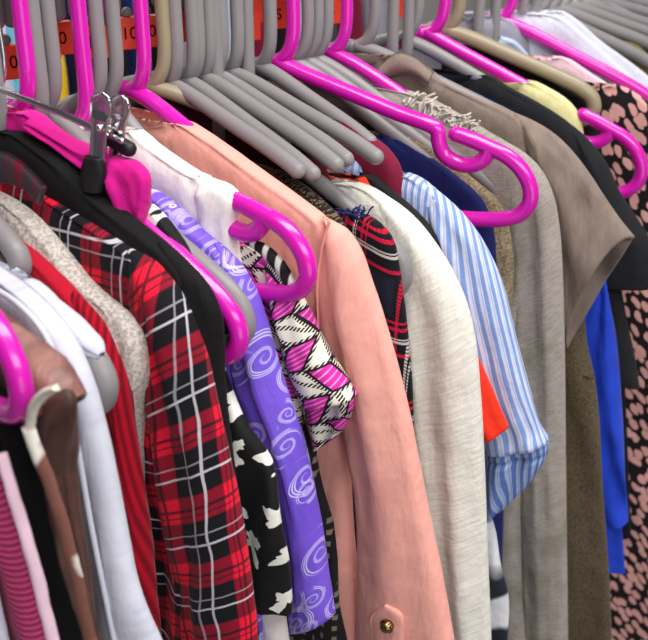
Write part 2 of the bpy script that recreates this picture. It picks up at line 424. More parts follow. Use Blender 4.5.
def slub(name, c, c2):
    n = NT(name); n.uv()
    y = n.k('ADD', n.v, n.k('MULTIPLY', n.noise(n._uv, 22, 2), .012))
    w = n.noise(n.vec(n.k('MULTIPLY', n.u, 42), n.k('MULTIPLY', y, 330)), 1, 3, .6)
    n.bump(w, .45, .0014); return n.fin(n.mix(n.step(w, .3, .7), c2, c), .9, .25, .2)
def open_knit(name):
    n = NT(name); n.uv(); fu = n.per(n.u, .0125); fv = n.per(n.v, .0125)
    hole = n.k('MULTIPLY', n.band(fu, .5, .15, .2), n.band(fv, .5, .22, .2))
    n.bump(n.k('SUBTRACT', 1.0, hole), .8, .002); return n.fin(n.mix(hole, S(22, 21, 22), S(126, 116, 100)), .85, .2, .3)
def glossy(name, c, rough=.28, spec=.5, coat=.3, mott=0.0):
    n = NT(name)
    if mott:
        tc = n.n.new('ShaderNodeTexCoord'); c = n.mix(n.noise(tc.outputs['Object'], 30, 3), c, mul(c, 1-mott))
    else:
        tc = n.n.new('ShaderNodeTexCoord'); c = n.mix(n.noise(tc.outputs['Object'], 18, 2), c, mul(c, .92))
    return n.fin(c, rough, 0, spec, 0, coat)
def metal(name, c, rough=.18):
    n = NT(name); tc = n.n.new('ShaderNodeTexCoord'); c = n.mix(n.noise(tc.outputs['Object'], 60, 2), c, mul(c, .85)); return n.fin(c, rough, 0, .5, 1.0)
# ------------------------------------------------------------------ colours
M = {}
M['pink_plastic'] = glossy('magenta_plastic', S(214, 24, 172), .25, .5, .4)
M['grey_plastic'] = glossy('grey_plastic', S(136, 131, 132), .40, .35, .05)
M['tan_plastic'] = glossy('tan_plastic', S(150, 138, 112), .4, .4, .1)
M['red_plastic'] = glossy('red_plastic', S(255, 74, 40), .4, .4, .1)
M['ink'] = glossy('black_ink', S(40, 8, 8), .7, .2, 0)
M['chrome'] = metal('chrome', S(205, 203, 205), .16)
M['rubber'] = glossy('black_rubber', S(18, 18, 20), .5, .4, 0)
M['brass'] = metal('brass', S(150, 128, 84), .25)
M['plaid'] = plaid('red_plaid_flannel')
M['swirl'] = swirl('purple_swirl_print')
M['star'] = star_print('black_flower_print')
M['geo'] = geo('geometric_print')
M['tartan'] = tartan('navy_tartan')
M['black_velvet'] = plain('black_velvet', S(19, 17, 19), S(9, 9, 10), .8, .05, .2, .5, .2)
M['black_cotton'] = plain('black_cotton', S(30, 29, 32), S(20, 20, 22), .9, .1, .3)
M['deep_black'] = plain('deep_black_cotton', S(16, 14, 16), S(8, 8, 9), .9, .05, .3)
M['magenta'] = plain('magenta_cotton', S(212, 18, 138), S(178, 8, 112), .8, .35, .3, .6)
M['cream'] = plain('cream_jersey', S(240, 232, 226), S(228, 220, 220), .85, .2, .2, .5)
M['blush'] = plain('peach_pink_crepe', S(236, 168, 154), S(228, 156, 144), .75, .25, .06, .5)
M['white'] = plain('white_cotton', S(202, 202, 214), S(188, 188, 204), .85, .25, .2, .5)
M['red_knit'] = ribbed('red_ribbed_knit', S(170, 9, 36), S(112, 4, 22), .0052, 'u')
M['red'] = plain('red_jersey', S(180, 8, 40), S(150, 5, 32), .9, .3, .4)
M['heather'] = heather('oatmeal_heather', S(208, 198, 188), S(158, 148, 142), 330, None, None, .6)
M['brown_satin'] = plain('brown_satin', S(146, 100, 90), S(96, 62, 56), .42, .1, .1, .9, .5)
M['shaded_brown'] = plain('shaded_brown_satin', S(84, 54, 46), S(50, 32, 28), .5, .1, .1, .9, .4)  # brown satin darkened to paint the shade inside the sleeve opening
M['brown_print'] = blobs('brown_satin_print', S(116, 74, 64), S(232, 224, 212), 30, .3, 2.2)
M['ivory'] = plain('ivory_lining', S(236, 226, 210), None, .7, .1, .1)
M['pink_rib'] = ribbed('pink_striped_rib', S(200, 78, 122), S(150, 40, 84), .0046, 'v')
M['pink_white'] = plain('pale_pink_piping', S(232, 196, 212), None, .8, .2, .2)
M['open_knit'] = open_knit('black_open_knit')
M['sequin'] = blobs('dark_sequin', S(32, 26, 24), S(120, 100, 76), 460, .28, 1.0)
M['slub'] = slub('ivory_slub_knit', S(234, 230, 220), S(216, 211, 199))
M['orange'] = plain('orange_red_knit', S(236, 52, 28), S(216, 38, 20), .85, .3, .4)
M['blue_stripe'] = stripes('blue_striped_cotton', S(206, 210, 230), S(122, 150, 206), .0068, .23, 'u', .08, wob=.0015)
M['blue_stripe_shaded'] = stripes('blue_striped_cotton_shaded', S(160, 172, 204), S(80, 110, 170), .0062, .25, 'u', .08, wob=.002)  # darker copy of the striped cotton, shade of the cuff inside painted in
M['bw_stripe'] = stripes('navy_white_stripes', S(214, 214, 218), S(34, 38, 50), .085, .2, 'v', None, .2, .3, .06)
M['burgundy'] = plain('burgundy_jersey', S(122, 18, 52), S(96, 10, 40), .85, .3, .3)
M['maroon'] = plain('maroon_jersey', S(84, 16, 36), S(40, 12, 22), .9, .2, .3)
M['navy'] = plain('navy_jersey', S(24, 30, 92), S(16, 20, 66), .85, .3, .3)
M['tan_knit'] = heather('tan_melange_knit', S(166, 146, 118), S(104, 90, 72), 420, None, None, .8)
M['grey_heather'] = heather('grey_heather_jersey', S(168, 158, 150), S(146, 137, 130), 90, 520, S(140, 134, 116), .5)
M['fray'] = plain('frayed_edge', S(206, 200, 186), S(176, 170, 156), .95, .2, .2)
M['taupe'] = plain('taupe_jersey', S(138, 122, 112), S(120, 104, 94), .85, .3, .3, .7)
M['brown_heather'] = heather('brown_heather_wool', S(104, 90, 70), S(62, 52, 40), 520, None, None, .7)
M['cobalt'] = plain('cobalt_blue_jersey', S(30, 66, 196), S(22, 52, 168), .7, .3, .2)
M['lace'] = plain('cream_lace', S(232, 224, 168), S(206, 196, 136), .9, .2, .8, .9)
M['pink_floral'] = blobs('black_pink_flower_print', S(22, 18, 20), S(216, 160, 154), 88, .40, 1.7)
M['pale_pink'] = plain('pale_pink_jersey', S(232, 196, 206), S(220, 180, 192), .85, .2, .2)
M['lilac_grey'] = plain('lilac_grey_jersey', S(150, 146, 160), S(130, 126, 140), .85, .2, .2)
M['pale_blue'] = plain('pale_blue_cotton', S(178, 194, 214), S(150, 168, 190), .85, .2, .2)
M['olive'] = plain('olive_jersey', S(110, 100, 50), S(90, 80, 40), .9, .2, .2)
M['rust'] = plain('rust_jersey', S(200, 84, 44), S(170, 66, 36), .9, .2, .2)
M['charcoal'] = plain('charcoal_jersey', S(70, 66, 72), S(50, 48, 54), .9, .2, .2)
M['cyan'] = plain('light_blue_cotton', S(120, 200, 224), S(90, 170, 200), .85, .2, .2)
M['yellow'] = plain('yellow_cotton', S(232, 190, 30), S(200, 150, 20), .85, .2, .2)

# ------------------------------------------------------------------ hangers
ZN = RAIL_NECK
ORD = ['leftmost', 'second', 'third', 'fourth', 'fifth', 'sixth', 'seventh', 'eighth', 'ninth', 'tenth', 'eleventh', 'twelfth', 'thirteenth', 'fourteenth', 'fifteenth', 'sixteenth', 'seventeenth', 'eighteenth', 'nineteenth', 'twentieth']
def similarity(src, dst):
    a = complex(*dst)/complex(*src); return lambda q: np.array([(complex(q[0], q[1])*a).real, (complex(q[0], q[1])*a).imag])
REF = Plane(hook_x(288), (530, 190), .09)
def loc(L): return [tuple(REF.px(x, y)-np.array([0, ZN])) for x, y in L]
P_ARM = [(0.004, -.001)] + loc([(300, 72), (350, 93), (400, 114), (428, 124), (437, 130), (439, 142), (444, 154), (455, 162), (468, 165), (480, 162), (487, 155), (489, 148)])
P_LIP = loc([(456, 134), (470, 139), (488, 147), (505, 155), (520, 168), (530, 187), (529, 204), (519, 215), (503, 219), (472, 219)])
P_BAR = [(P_LIP[-1][0]*.9, P_LIP[-1][1]), (0, P_LIP[-1][1]-.002)]
P_TIP = loc([(530, 190)])[0]
G_ARM = [(0.004, -.001), (.03, -.006), (.10, -.030), (.165, -.053), (.190, -.064), (.203, -.074), (.207, -.088), (.200, -.100), (.186, -.106), (.12, -.107), (0, -.107)]
G_TIP = (.203, -.074)
def hook_pts(dz=0.0):
    r, zc, L = .022, .118-dz, []
    L += [(-.004, -.004), (.003, -.001), (.012, .004), (.019, .015), (.022, .032), (.022, .06), (.022, zc-.028)]
    for a in np.linspace(0, PI, 9): L.append((r*math.cos(a), zc+r*math.sin(a)))
    L += [(-r, zc-.018), (-r*1.02, zc-.050)]
    return L
HANG = []
def hanger(pl, tip, mat, label, group, kind='grey', r=.0072, dz=0.0):
    "tip = (s, z) of the shoulder end in the plane"
    f = similarity(P_TIP if kind == 'pink' else G_TIP, (tip[0], tip[1]-ZN-dz))
    root = thing('clothes_hanger', tuple(pl.w(0, ZN+dz)), label, 'hanger', group)
    W = lambda q, m=1: pl.w(m*q[0], ZN+dz+q[1])
    MB().tube([W(q) for q in hook_pts(dz)], r*.9, 12, smooth=4).build('hook', mat, root)
    fr = MB()
    for m in (1, -1):
        if kind == 'pink':
            fr.tube([W(f(q), m) for q in P_ARM], r, 12, smooth=5); fr.tube([W(f(q), m) for q in P_LIP+P_BAR], r, 12, smooth=5)
        elif kind in ('open', 'plain_open'): fr.tube([W(f(q), m) for q in G_ARM[:5]], r, 12, smooth=5)
        else: fr.tube([W(f(q), m) for q in G_ARM], r, 12, smooth=5)
    fr.build('frame', mat, root)
    HANG.append(root); return root
PINK, GREY = M['pink_plastic'], M['grey_plastic']
G_BARE = 'bare grey hanger arms beside the peach blouse'
def inside(pl, kind='grey', r=.0072, s=None, keep=False):
    "height of neck and tip that keep the arms under the shoulder line of the garment"
    C = pl.C; top = C[:int(np.argmax(C[:, 0] >= C[:, 0].max()*.97))+1] if len(C) > 3 else C
    st = s or min(.20, C[:, 0].max()-.022)
    arm = P_ARM+P_LIP if kind == 'pink' else G_ARM[:7]
    best = None
    for dz in ([0.0] if keep else np.arange(0, -.2, -.006)):
        for dt in np.arange(-.04, -.2, -.006):
            f = similarity(P_TIP if kind == 'pink' else G_TIP, (st, dt))
            bad = 0
            for q in arm:
                q = f(q); lim = np.interp(q[0], top[:, 0], top[:, 1]) if q[0] > top[0, 0] else top[0, 1]+.004
                if keep and q[0] < max(.085, top[0, 0]): continue
                bad = max(bad, ZN+dz+q[1]+r+.003-lim)
            c = max(bad, 0)*20 - dz - dt*.6
            if best is None or c < best[0]: best = (c, dz, ZN+dz+dt)
    return best[1], (st, best[2])
def neck_drop(pl, a, b):
    "neck height from the slope of an arm seen between two places"
    p, q = pl.px(*a), pl.px(*b); return float(p[1]-(q[1]-p[1])/(q[0]-p[0])*p[0]-ZN)
def worn(pl, what, mat=GREY, kind='grey', col='grey', keep=False):
    "the hanger hidden inside a garment"
    dz, t = inside(pl, kind, keep=keep)
    return hanger(pl, t, mat, '%s plastic hanger holding the %s' % (col, what), 'hangers on the rail', kind, dz=dz)
def garment(name, pl, label, cat='clothing'):
    return thing(name, tuple(pl.w(0, .75)), label, cat, 'clothes on the rail')

# ------------------------------------------------------------------ front of the row (left edge of the picture)
pl = Plane(-.475, (18, 375), -.482)
hanger(pl, pl.tip, PINK, 'magenta plastic hanger end cut off by the left edge, above the pink striped top', 'pink notched hangers', 'pink', .0078)
g = garment('ribbed_vest', pl, 'dark pink fine-striped top with pale piping in the bottom left corner')
body('body', pl, [(-50, 400), (-25, 425), (-7, 458), (7, 500), (25, 560), (45, 638), (61, 700)], M['pink_rib'], g, w=.009, seed=1)
strip('piping', pl, [(2, 452), (15, 500), (33, 560), (52, 635), (68, 700)], [(6, 452), (20, 500), (38, 560), (57, 635), (74, 700)], M['pink_white'], g, dn=-.008, th=.003, bow=.003, lab='pale pink piping')
pl = Plane(-.495, (0, 500), -.502)
g = garment('singlet', pl, 'pale white top in the extreme bottom left corner, in front of the pink striped top')
body('body', pl, [(-75, 420), (-45, 470), (-22, 520), (-8, 570), (8, 640), (26, 700)], M['white'], g, w=.006, seed=2)
worn(pl, 'white top in the bottom left corner')
pl = Plane(-.468, (25, 425), -.462)
g = garment('pullover', pl, 'plain black top between the pink striped top and the brown satin blouse')
body('body', pl, [(-30, 370), (0, 392), (22, 412), (30, 435), (45, 480), (58, 530), (72, 590), (88, 650)], M['deep_black'], g, w=.009, seed=3)
worn(pl, 'plain black top at the left edge')
pl = Plane(-.448, (66, 388), -.444)
g = garment('satin_blouse', pl, 'brown satin blouse with ivory cuff lining at the left edge')
body('body', pl, [(-30, 292), (0, 312), (25, 334), (46, 360), (60, 388), (62, 420), (60, 455), (66, 520), (79, 580), (93, 650)], M['brown_satin'], g, w=.010, seed=4, fold=.006)
sleeve('sleeve', pl, [(12, 322), (36, 344), (56, 366), (68, 384), (75, 398)], [(4, 336), (12, 362), (20, 385), (25, 405), (30, 426)], M['brown_satin'], g, w=.018, dn=-.010, seed=2, top=.3, fold=.004)
sleeve('inside_sleeve', pl, [(68, 388), (74, 400), (72, 430), (66, 462), (72, 510), (84, 570), (97, 645)], [(36, 398), (40, 430), (48, 465), (56, 500), (64, 540), (76, 590), (90, 645)], M['shaded_brown'], g, w=.010, dn=-.016, top=.2, fold=.006, cuff=False, lab='inside of the sleeve, its shade painted as darker brown')
strip('cuff_lining', pl, [(57, 384), (44, 388), (34, 398), (29, 412), (29, 428)], [(60, 390), (50, 396), (42, 405), (37, 416), (33, 430)], M['ivory'], g, dn=-.037, th=.002, bow=.002, lab='ivory lining')
strip('print_band', pl, [(26, 424), (34, 448), (46, 480), (58, 515), (72, 568), (88, 642)], [(35, 428), (44, 452), (56, 482), (67, 515), (81, 568), (97, 642)], M['brown_print'], g, dn=-.036, th=.002, bow=.004, lab='brown and ivory print band')
worn(pl, 'brown satin blouse')
pl = Plane(-.425, (70, 335), -.420)
g = garment('white_jacket', pl, 'white cotton jacket with a piped edge, in front of the red jumper')
body('body', pl, [(-20, 258), (0, 271), (25, 288), (50, 311), (72, 340), (86, 370), (97, 405), (110, 460), (128, 540), (150, 625), (160, 660)], M['white'], g, w=.012, seed=5, fold=.004)
MB().tube([pl.w(*pl.px(x, y, -.016), -.016) for x, y in [(-10, 286), (18, 304), (42, 330), (56, 358), (66, 392), (76, 440), (90, 520), (110, 620), (118, 660)]], .0022, 8).build('piping', M['white'], g)
worn(pl, 'white piped jacket')
pl = Plane(-.405, (97, 362), -.398)
hanger(pl, pl.tip, GREY, 'pale grey hanger end poking out of a white strap before the red jumper', 'grey hangers with garments', 'grey', .009, dz=-.11)
g = garment('camisole', pl, 'white strap top slung over a grey hanger end, against the red jumper')
body('body', pl, [(14, 282), (30, 280), (45, 290), (66, 312), (86, 333), (90, 352), (96, 420), (105, 500), (118, 600)], M['white'], g, w=.009, seed=6, fold=.003)
sleeve('strap', pl, [(30, 281), (60, 305), (86, 329), (98, 342), (103, 352)], [(26, 292), (50, 322), (72, 345), (88, 358), (97, 360)], M['white'], g, w=.0105, fold=.001, top=.2, seed=4)
pl = Plane(-.393, (18, 256), -.386)
hanger(pl, pl.tip, GREY, 'pale grey hanger end at the left edge, resting on the red jumper', 'grey hangers with garments', 'grey', .009, dz=-.03)
pl = Plane(-.378, (100, 335), -.366)
g = garment('jumper', pl, 'bright red ribbed jumper between the white jacket and the oatmeal sweater')
body('body', pl, [(-15, 208), (0, 221), (25, 241), (52, 268), (75, 292), (95, 318), (108, 345), (116, 400), (125, 480), (140, 560), (150, 640)], M['red'], g, w=.010, seed=7, fold=.003)
sleeve('sleeve', pl, [(75, 290), (98, 320), (112, 347), (124, 382), (131, 430), (140, 490), (148, 560), (156, 640)], [(66, 300), (78, 340), (88, 390), (96, 440), (108, 500), (122, 560), (138, 640)], M['red_knit'], g, w=.013, seed=8, fold=.004)
worn(pl, 'red jumper')
pl = Plane(-.366, (130, 318), -.347)
g = garment('sweater', pl, 'oatmeal heather sweater lying against the red plaid shirt')
body('body', pl, [(-12, 182), (2, 192), (18, 202), (40, 220), (62, 246), (90, 282), (112, 302), (126, 314), (134, 340), (136, 400), (138, 480), (140, 560)], M['heather'], g, w=.013, seed=9, fold=.003, rough=.003)
sleeve('sleeve', pl, [(100, 295), (124, 312), (139, 332), (146, 356), (147, 378), (142, 400), (138, 440), (140, 520)], [(95, 305), (102, 335), (108, 365), (112, 390), (114, 420), (118, 480), (124, 540)], M['heather'], g, w=.014, seed=9, fold=.004)
worn(pl, 'oatmeal sweater')
pl = Plane(-.352, (165, 283), -.322)
g = garment('plaid_shirt', pl, 'red and black plaid flannel shirt with white check lines', 'shirt')
body('body', pl, [(-20, 150), (0, 158), (28, 178), (60, 199), (100, 225), (135, 250), (158, 272), (166, 300), (176, 380), (196, 480), (220, 580), (236, 660)], M['plaid'], g, w=.012, seed=10, fold=.006)
sleeve('sleeve', pl, [(128, 246), (150, 260), (172, 284), (188, 312), (200, 345), (212, 395), (224, 445), (237, 505), (248, 565), (258, 645)], [(126, 256), (130, 300), (138, 350), (148, 410), (156, 470), (166, 540), (174, 590), (182, 650)], M['plaid'], g, w=.020, seed=11, fold=.006, top=.35)
plaid_dark = stripes('dark_grey_check_collar', S(58, 54, 60), S(112, 26, 44), .03, .16, 'u', .1, wob=.002)
strip('collar', pl, [(-12, 150), (8, 152), (30, 168), (46, 186)], [(-12, 186), (6, 184), (24, 190), (40, 206)], plaid_dark, g, dn=-.016, th=.003, bow=.002, lab='dark grey collar')
worn(pl, 'red plaid shirt')
pl = Plane(-.345, (205, 288), -.300)
g = garment('black_cardigan', pl, 'black velvety cardigan sloping down behind the plaid shirt')
body('body', pl, [(-20, 126), (0, 128), (28, 133), (50, 148), (75, 167), (97, 190), (140, 224), (172, 250), (196, 275), (206, 300), (212, 380), (224, 480), (240, 600)], M['black_velvet'], g, w=.014, seed=12, fold=.003)
sleeve('sleeve', pl, [(160, 240), (186, 262), (206, 284), (219, 312), (222, 345), (223, 390), (229, 450), (241, 530), (256, 640)], [(155, 255), (172, 300), (184, 350), (192, 400), (200, 460), (214, 540), (230, 640)], M['black_velvet'], g, w=.013, seed=13)
worn(pl, 'black cardigan')

# ------------------------------------------------------------------ magenta skirt on a metal clip hanger
pl = Plane(-.340, (130, 180), -.289)
g = garment('skirt', pl, 'bright magenta skirt bunched in a metal clip, above the black cardigan', 'skirt')
body('waistband', pl, [(-30, 128), (0, 119), (25, 111), (42, 114), (62, 131), (84, 144), (108, 150), (128, 160), (138, 176), (136, 230), (146, 300)], M['magenta'], g, w=.012, seed=14, fold=.004, neck=False, rough=.006)
sleeve('fold', pl, [(114, 156), (138, 163), (149, 176), (149, 196), (144, 228)], [(102, 166), (103, 184), (106, 200), (114, 214), (136, 230)], M['magenta'], g, w=.009, dn=-.016, seed=3, fold=.008, top=.12, wr=.004)
sleeve('fold', pl, [(30, 118), (60, 134), (84, 148), (110, 156), (124, 166)], [(20, 128), (48, 142), (72, 160), (90, 172), (104, 178)], M['magenta'], g, w=.009, dn=-.014, seed=5, fold=.006, top=.3)
hr = thing('clip_hanger', tuple(pl.w(0, ZN)), 'chrome wire hanger with sprung clip gripping the magenta skirt', 'hanger', 'hangers on the rail')
bar = [pl.w(*pl.px(x, y, -.02), -.02) for x, y in [(-40, 74), (0, 89), (30, 101), (60, 113), (95, 129), (122, 141)]]
MB().tube(bar, .0026, 10).build('bar', M['chrome'], hr)
c0 = bar[0]
MB().tube([c0, c0+np.array([0, .03, .012]), pl.w(0, ZN+.015), pl.w(.02, ZN+.03), pl.w(.022, ZN+.09)] + [pl.w(.022*math.cos(a), ZN+.118+.022*math.sin(a)) for a in np.linspace(0, PI, 7)], .0022, 10).build('hook', M['chrome'], hr)
def lever(nm, dn, top, bot, wt, wb, mat, par, th=.0016, N=26, Mm=10):
    "a pressed metal clip leg: round thumb plate above, narrow leg below"
    a = pl.px(*top, dn); b = pl.px(*bot, dn); d = b-a; L = np.linalg.norm(d); d /= L; e = np.array([-d[1], d[0]])
    V = []; Fc = []
    for sd in (-1, 1):
        for i in range(N):
            t = i/(N-1); rr = wt*1.0
            y = t*L
            hw = math.sqrt(max(rr*rr-(y-rr)**2, 0)) if y < rr*1.2 else wb + (rr*.98-wb)*math.exp(-((y-rr*1.2)/(L*.16))**2)
            hw = max(hw, .0006)
            for j in range(Mm+1):
                k = 2*j/Mm-1; q = a+d*y+e*hw*k
                dish = .0022*(1-k*k)*(1 if y < rr*2 else -.6)
                V.append(pl.w(q[0], q[1], dn + dish + sd*th))
    W_ = Mm+1
    for b0, sd in ((0, -1), (N*W_, 1)):
        for i in range(N-1):
            for j in range(Mm):
                q = (b0+i*W_+j, b0+i*W_+j+1, b0+(i+1)*W_+j+1, b0+(i+1)*W_+j); Fc.append(q if sd > 0 else q[::-1])
    for i in range(N-1):
        for j in (0, Mm): Fc.append((i*W_+j, (i+1)*W_+j, N*W_+(i+1)*W_+j, N*W_+i*W_+j))
    return mesh_obj(nm, V, Fc, mat, par)
lv = lever('clip_leg', -.030, (102, 92), (97, 168), .0088, .0066, M['chrome'], hr)
sleeve('rubber_pad', pl, [(104, 158), (106, 172), (103, 192)], [(84, 156), (80, 172), (82, 190)], M['rubber'], lv, w=.005, dn=-.031, fold=0, wr=0, top=.05)
lv = lever('clip_leg', -.012, (121, 95), (116, 158), .0085, .0055, M['chrome'], hr)
MB().tube([pl.w(*pl.px(x, y, -.012), -.012) for x, y in [(106, 136), (118, 143), (129, 149)]], .0062, 12, smooth=3).build('rubber_pad', M['rubber'], lv)
MB().tube([pl.w(*pl.px(100, 128, -.034), -.034), pl.w(*pl.px(118, 128, -.008), -.008)], .0034, 10, smooth=0).build('spring', M['chrome'], hr)
pl = Plane(-.335, (60, 135), -.283)
g = garment('vest', pl, 'pale grey seamed top just visible above the magenta skirt')
body('body', pl, [(-30, 102), (0, 104), (30, 107), (50, 112), (80, 130), (96, 146), (110, 190), (118, 260)], M['fray'], g, w=.007, seed=15)

# ------------------------------------------------------------------ black flower dress, purple, cream, geometric
X1 = hook_x(20)
pl = Plane(X1, (236, 322), -.277)
hanger(pl, pl.tip, PINK, 'magenta plastic hanger end over the black flower-print dress, beside the purple blouse', 'pink notched hangers', 'plain_pink', .0078, dz=.6*neck_drop(pl, (165, 240), (205, 276)))
pl = Plane(X1+.006, (230, 352), -.274)
g = garment('dress', pl, 'black dress with white flower silhouettes, left of the purple blouse', 'dress')
body('body', pl, [(135, 196), (150, 203), (168, 220), (190, 251), (207, 284), (219, 340), (230, 388), (246, 416), (264, 450), (279, 490), (286, 540), (289, 616)], M['star'], g, w=.008, seed=16, hem=float(pl.px(287, 616)[1]), fold=.005)
pl = Plane(hook_x(31), (243, 308), -.264)
hanger(pl, pl.tip, GREY, 'grey hanger end tucked behind the magenta hanger on the purple blouse', 'grey hangers with garments', 'grey', .0075, dz=neck_drop(pl, (195, 266), (228, 294)))
pl = Plane(hook_x(46), (248, 282), -.245)
g = garment('blouse', pl, 'purple long-sleeved blouse printed with white swirls', 'blouse')
body('body', pl, [(130, 176), (147, 186), (165, 197), (186, 213), (206, 234), (232, 256), (244, 278), (248, 330), (254, 420), (262, 520), (264, 600), (264, 650)], M['swirl'], g, w=.012, seed=17, fold=.004)
sleeve('sleeve', pl, [(216, 242), (238, 262), (254, 290), (265, 325), (280, 375), (296, 425), (310, 480), (320, 530), (328, 580), (334, 615)], [(210, 250), (222, 300), (230, 350), (240, 400), (258, 440), (276, 490), (284, 540), (287, 590), (288, 633)], M['swirl'], g, w=.016, seed=18, fold=.004, crease=.004, dn=.0)
worn(pl, 'purple swirl blouse', keep=True)
XL = hook_x(77)
pl = Plane(XL, (306, 262), -.214)
hanger(pl, pl.tip, PINK, 'magenta hanger with strap notch poking out of the cream top', 'pink notched hangers', 'pink', .0078, dz=neck_drop(pl, (130, 152), (240, 208)))
g = garment('tunic', pl, 'plain cream jersey top between the purple and peach blouses', 'top')
body('body', pl, [(120, 136), (131, 131), (142, 131), (160, 146), (180, 160), (200, 173), (215, 181), (222, 200), (226, 240), (240, 290), (258, 380), (272, 480)], M['cream'], g, w=.013, seed=19, fold=.003)
sleeve('shoulder_cap', pl, [(200, 172), (216, 181), (231, 188), (239, 198), (236, 218), (235, 242), (240, 270)], [(198, 176), (195, 192), (194, 212), (195, 230), (198, 246), (204, 262), (212, 280)], M['cream'], g, w=.013, dn=-.001, seed=2, fold=.002, top=.2)
pl = Plane(hook_x(94), (292, 284), -.203)
g = garment('printed_blouse', pl, 'short-sleeved top in magenta, black and cream geometric print', 'top')
body('body', pl, [(205, 225), (236, 243), (254, 245), (272, 258), (288, 278), (296, 310), (298, 360), (302, 420), (303, 470), (300, 540)], M['geo'], g, w=.010, seed=20, hem=float(pl.px(300, 545)[1]))
sleeve('sleeve', pl, [(270, 258), (290, 280), (304, 306), (318, 336), (334, 364), (346, 382), (355, 397)], [(262, 270), (268, 300), (276, 335), (284, 365), (292, 388), (300, 406)], M['geo'], g, w=.016, dn=-.006, seed=21, fold=.004)
sleeve('sleeve_back', pl, [(325, 360), (345, 384), (354, 402), (345, 426), (338, 436)], [(296, 380), (299, 405), (304, 425), (309, 440), (312, 452)], M['geo'], g, w=.008, dn=.004, seed=22, fold=.004, top=.2)
strip('neckband', pl, [(250, 238), (266, 244), (282, 258), (298, 284)], [(244, 243), (258, 252), (274, 268), (290, 294)], stripes('dashed_band', S(20, 18, 20), S(230, 226, 214), .0125, .18, 'u', None, .1, .1, .0), g, dn=-.014, th=.002, bow=.003, lab='black neckband with white dashes')
worn(pl, 'geometric print top', keep=True)
pl = Plane(hook_x(111), (300, 380), -.190)
g = garment('mesh_vest', pl, 'black open-knit top hanging down below the geometric print sleeve', 'top')
body('body', pl, [(240, 262), (270, 282), (290, 310), (302, 380), (314, 440), (326, 500), (336, 560), (346, 640), (352, 690)], M['open_knit'], g, w=.008, seed=23)
worn(pl, 'black open-knit top', keep=True)

# ------------------------------------------------------------------ peach blouse
XP = hook_x(140)
pl = Plane(XP, (345, 236), -.164)
g = garment('blouse', pl, 'peach pink blouse with roll-tab sleeve and metal button', 'blouse')
body('body', pl, [(140, 132), (150, 129), (168, 126), (188, 122), (208, 133), (230, 148), (280, 184), (318, 212), (334, 226), (340, 260), (342, 330), (346, 430), (357, 540), (362, 650)], M['blush'], g, w=.012, seed=24, fold=.003, neck=False)
BS = dict(outer=[(322, 214), (345, 230), (358, 249), (368, 275), (384, 322), (398, 370), (411, 425), (425, 500), (440, 570), (454, 645)], inner=[(326, 222), (319, 252), (316, 285), (318, 320), (326, 370), (340, 430), (353, 500), (355, 560), (352, 645)])
sleeve('sleeve', pl, BS['outer'], BS['inner'], M['blush'], g, w=.019, dn=-.004, seed=25, fold=.004, top=.35, wr=.0012)
tb = strip('sleeve_tab', pl, [(386, 603), (371, 616), (373, 640), (377, 690)], [(388, 603), (402, 614), (404, 640), (407, 690)], M['blush'], g, dn=-.0255, th=.0022, bow=.002)
bc = pl.px(388, 625, -.030)
b = MB(); B0 = pl.w(bc[0], bc[1], -.030); B1 = pl.w(bc[0], bc[1], -.0325)
cosn = pl.n
ringp = [B1 + .0056*(math.cos(a)*pl.h+math.sin(a)*np.array([0, 0, 1])) for a in np.linspace(0, 2*PI, 25)]
b.tube([B0, B1], .006, 20, smooth=0); b.tube(ringp, .0013, 8, smooth=0); b.ball(B1-cosn*.001, .0024)
LOC[tb] = LOC[g]; b.build('button', M['brass'], tb)
dz_, t_ = inside(pl, 'grey', keep=True)
hanger(pl, t_, PINK, 'magenta hanger running down inside the collar of the peach blouse', 'pink notched hangers', 'plain_pink', .0075)
strip('armhole_seam', pl, [(329, 219), (321, 250), (317, 285), (318, 330)], [(331, 220), (323, 251), (319, 286), (320, 330)], M['blush'], g, dn=-.0175, th=.0012, bow=.001)

# ------------------------------------------------------------------ bare grey hanger arms
TIPS = [(155, (205, 150), -.152, 'tan'), (175, (308, 183), -.150, 'g'), (193, (323, 187), -.141, 'g'), (210, (347, 178), -.124, 'g'), (222, (357, 172), -.108, 'g'), (237, (388, 170), -.080, 'g')]
for i, (hx, tp, tx, c) in enumerate(TIPS):
    p2 = Plane(hook_x(hx), tp, tx)
    if c == 'tan': hanger(p2, (.19, ZN-.075), M['tan_plastic'], 'tan plastic hanger arm running behind the collar of the peach blouse', 'hangers on the rail', 'open')
    else: hanger(p2, p2.tip, GREY, '%s bare grey plastic hanger arm from the peach blouse, its round end showing' % (['first']+ORD[1:])[i-1], G_BARE, 'open', r=.0072)
pl = Plane(-.150, (345, 228), -.136)
g = garment('sequin_vest', pl, 'dark sequinned top showing as a thin strip behind the peach blouse')
body('body', pl, [(270, 168), (292, 178), (312, 192), (330, 208), (343, 222), (350, 245), (356, 330), (360, 450)], M['sequin'], g, w=.009, seed=26, neck=False)
pl = Plane(-.140, (402, 262), -.088)
hanger(pl, pl.tip, GREY, 'grey hanger holding the navy tartan scarf', 'grey hangers with garments', 'grey', .0075)
pl = Plane(-.146, (400, 240), -.096)
g = garment('scarf', pl, 'navy tartan scarf with red lines and frayed end, beside the peach blouse', 'scarf')
body('body', pl, [(338, 214), (346, 210), (362, 213), (380, 223), (393, 238), (400, 262), (405, 300), (409, 340), (412, 380), (414, 430), (418, 560)], M['tartan'], g, w=.011, seed=27, neck=False, fold=.003, puv=lambda s, z: (s*.95+.02, z+.35*max(0, s-.17)))
fr = MB()
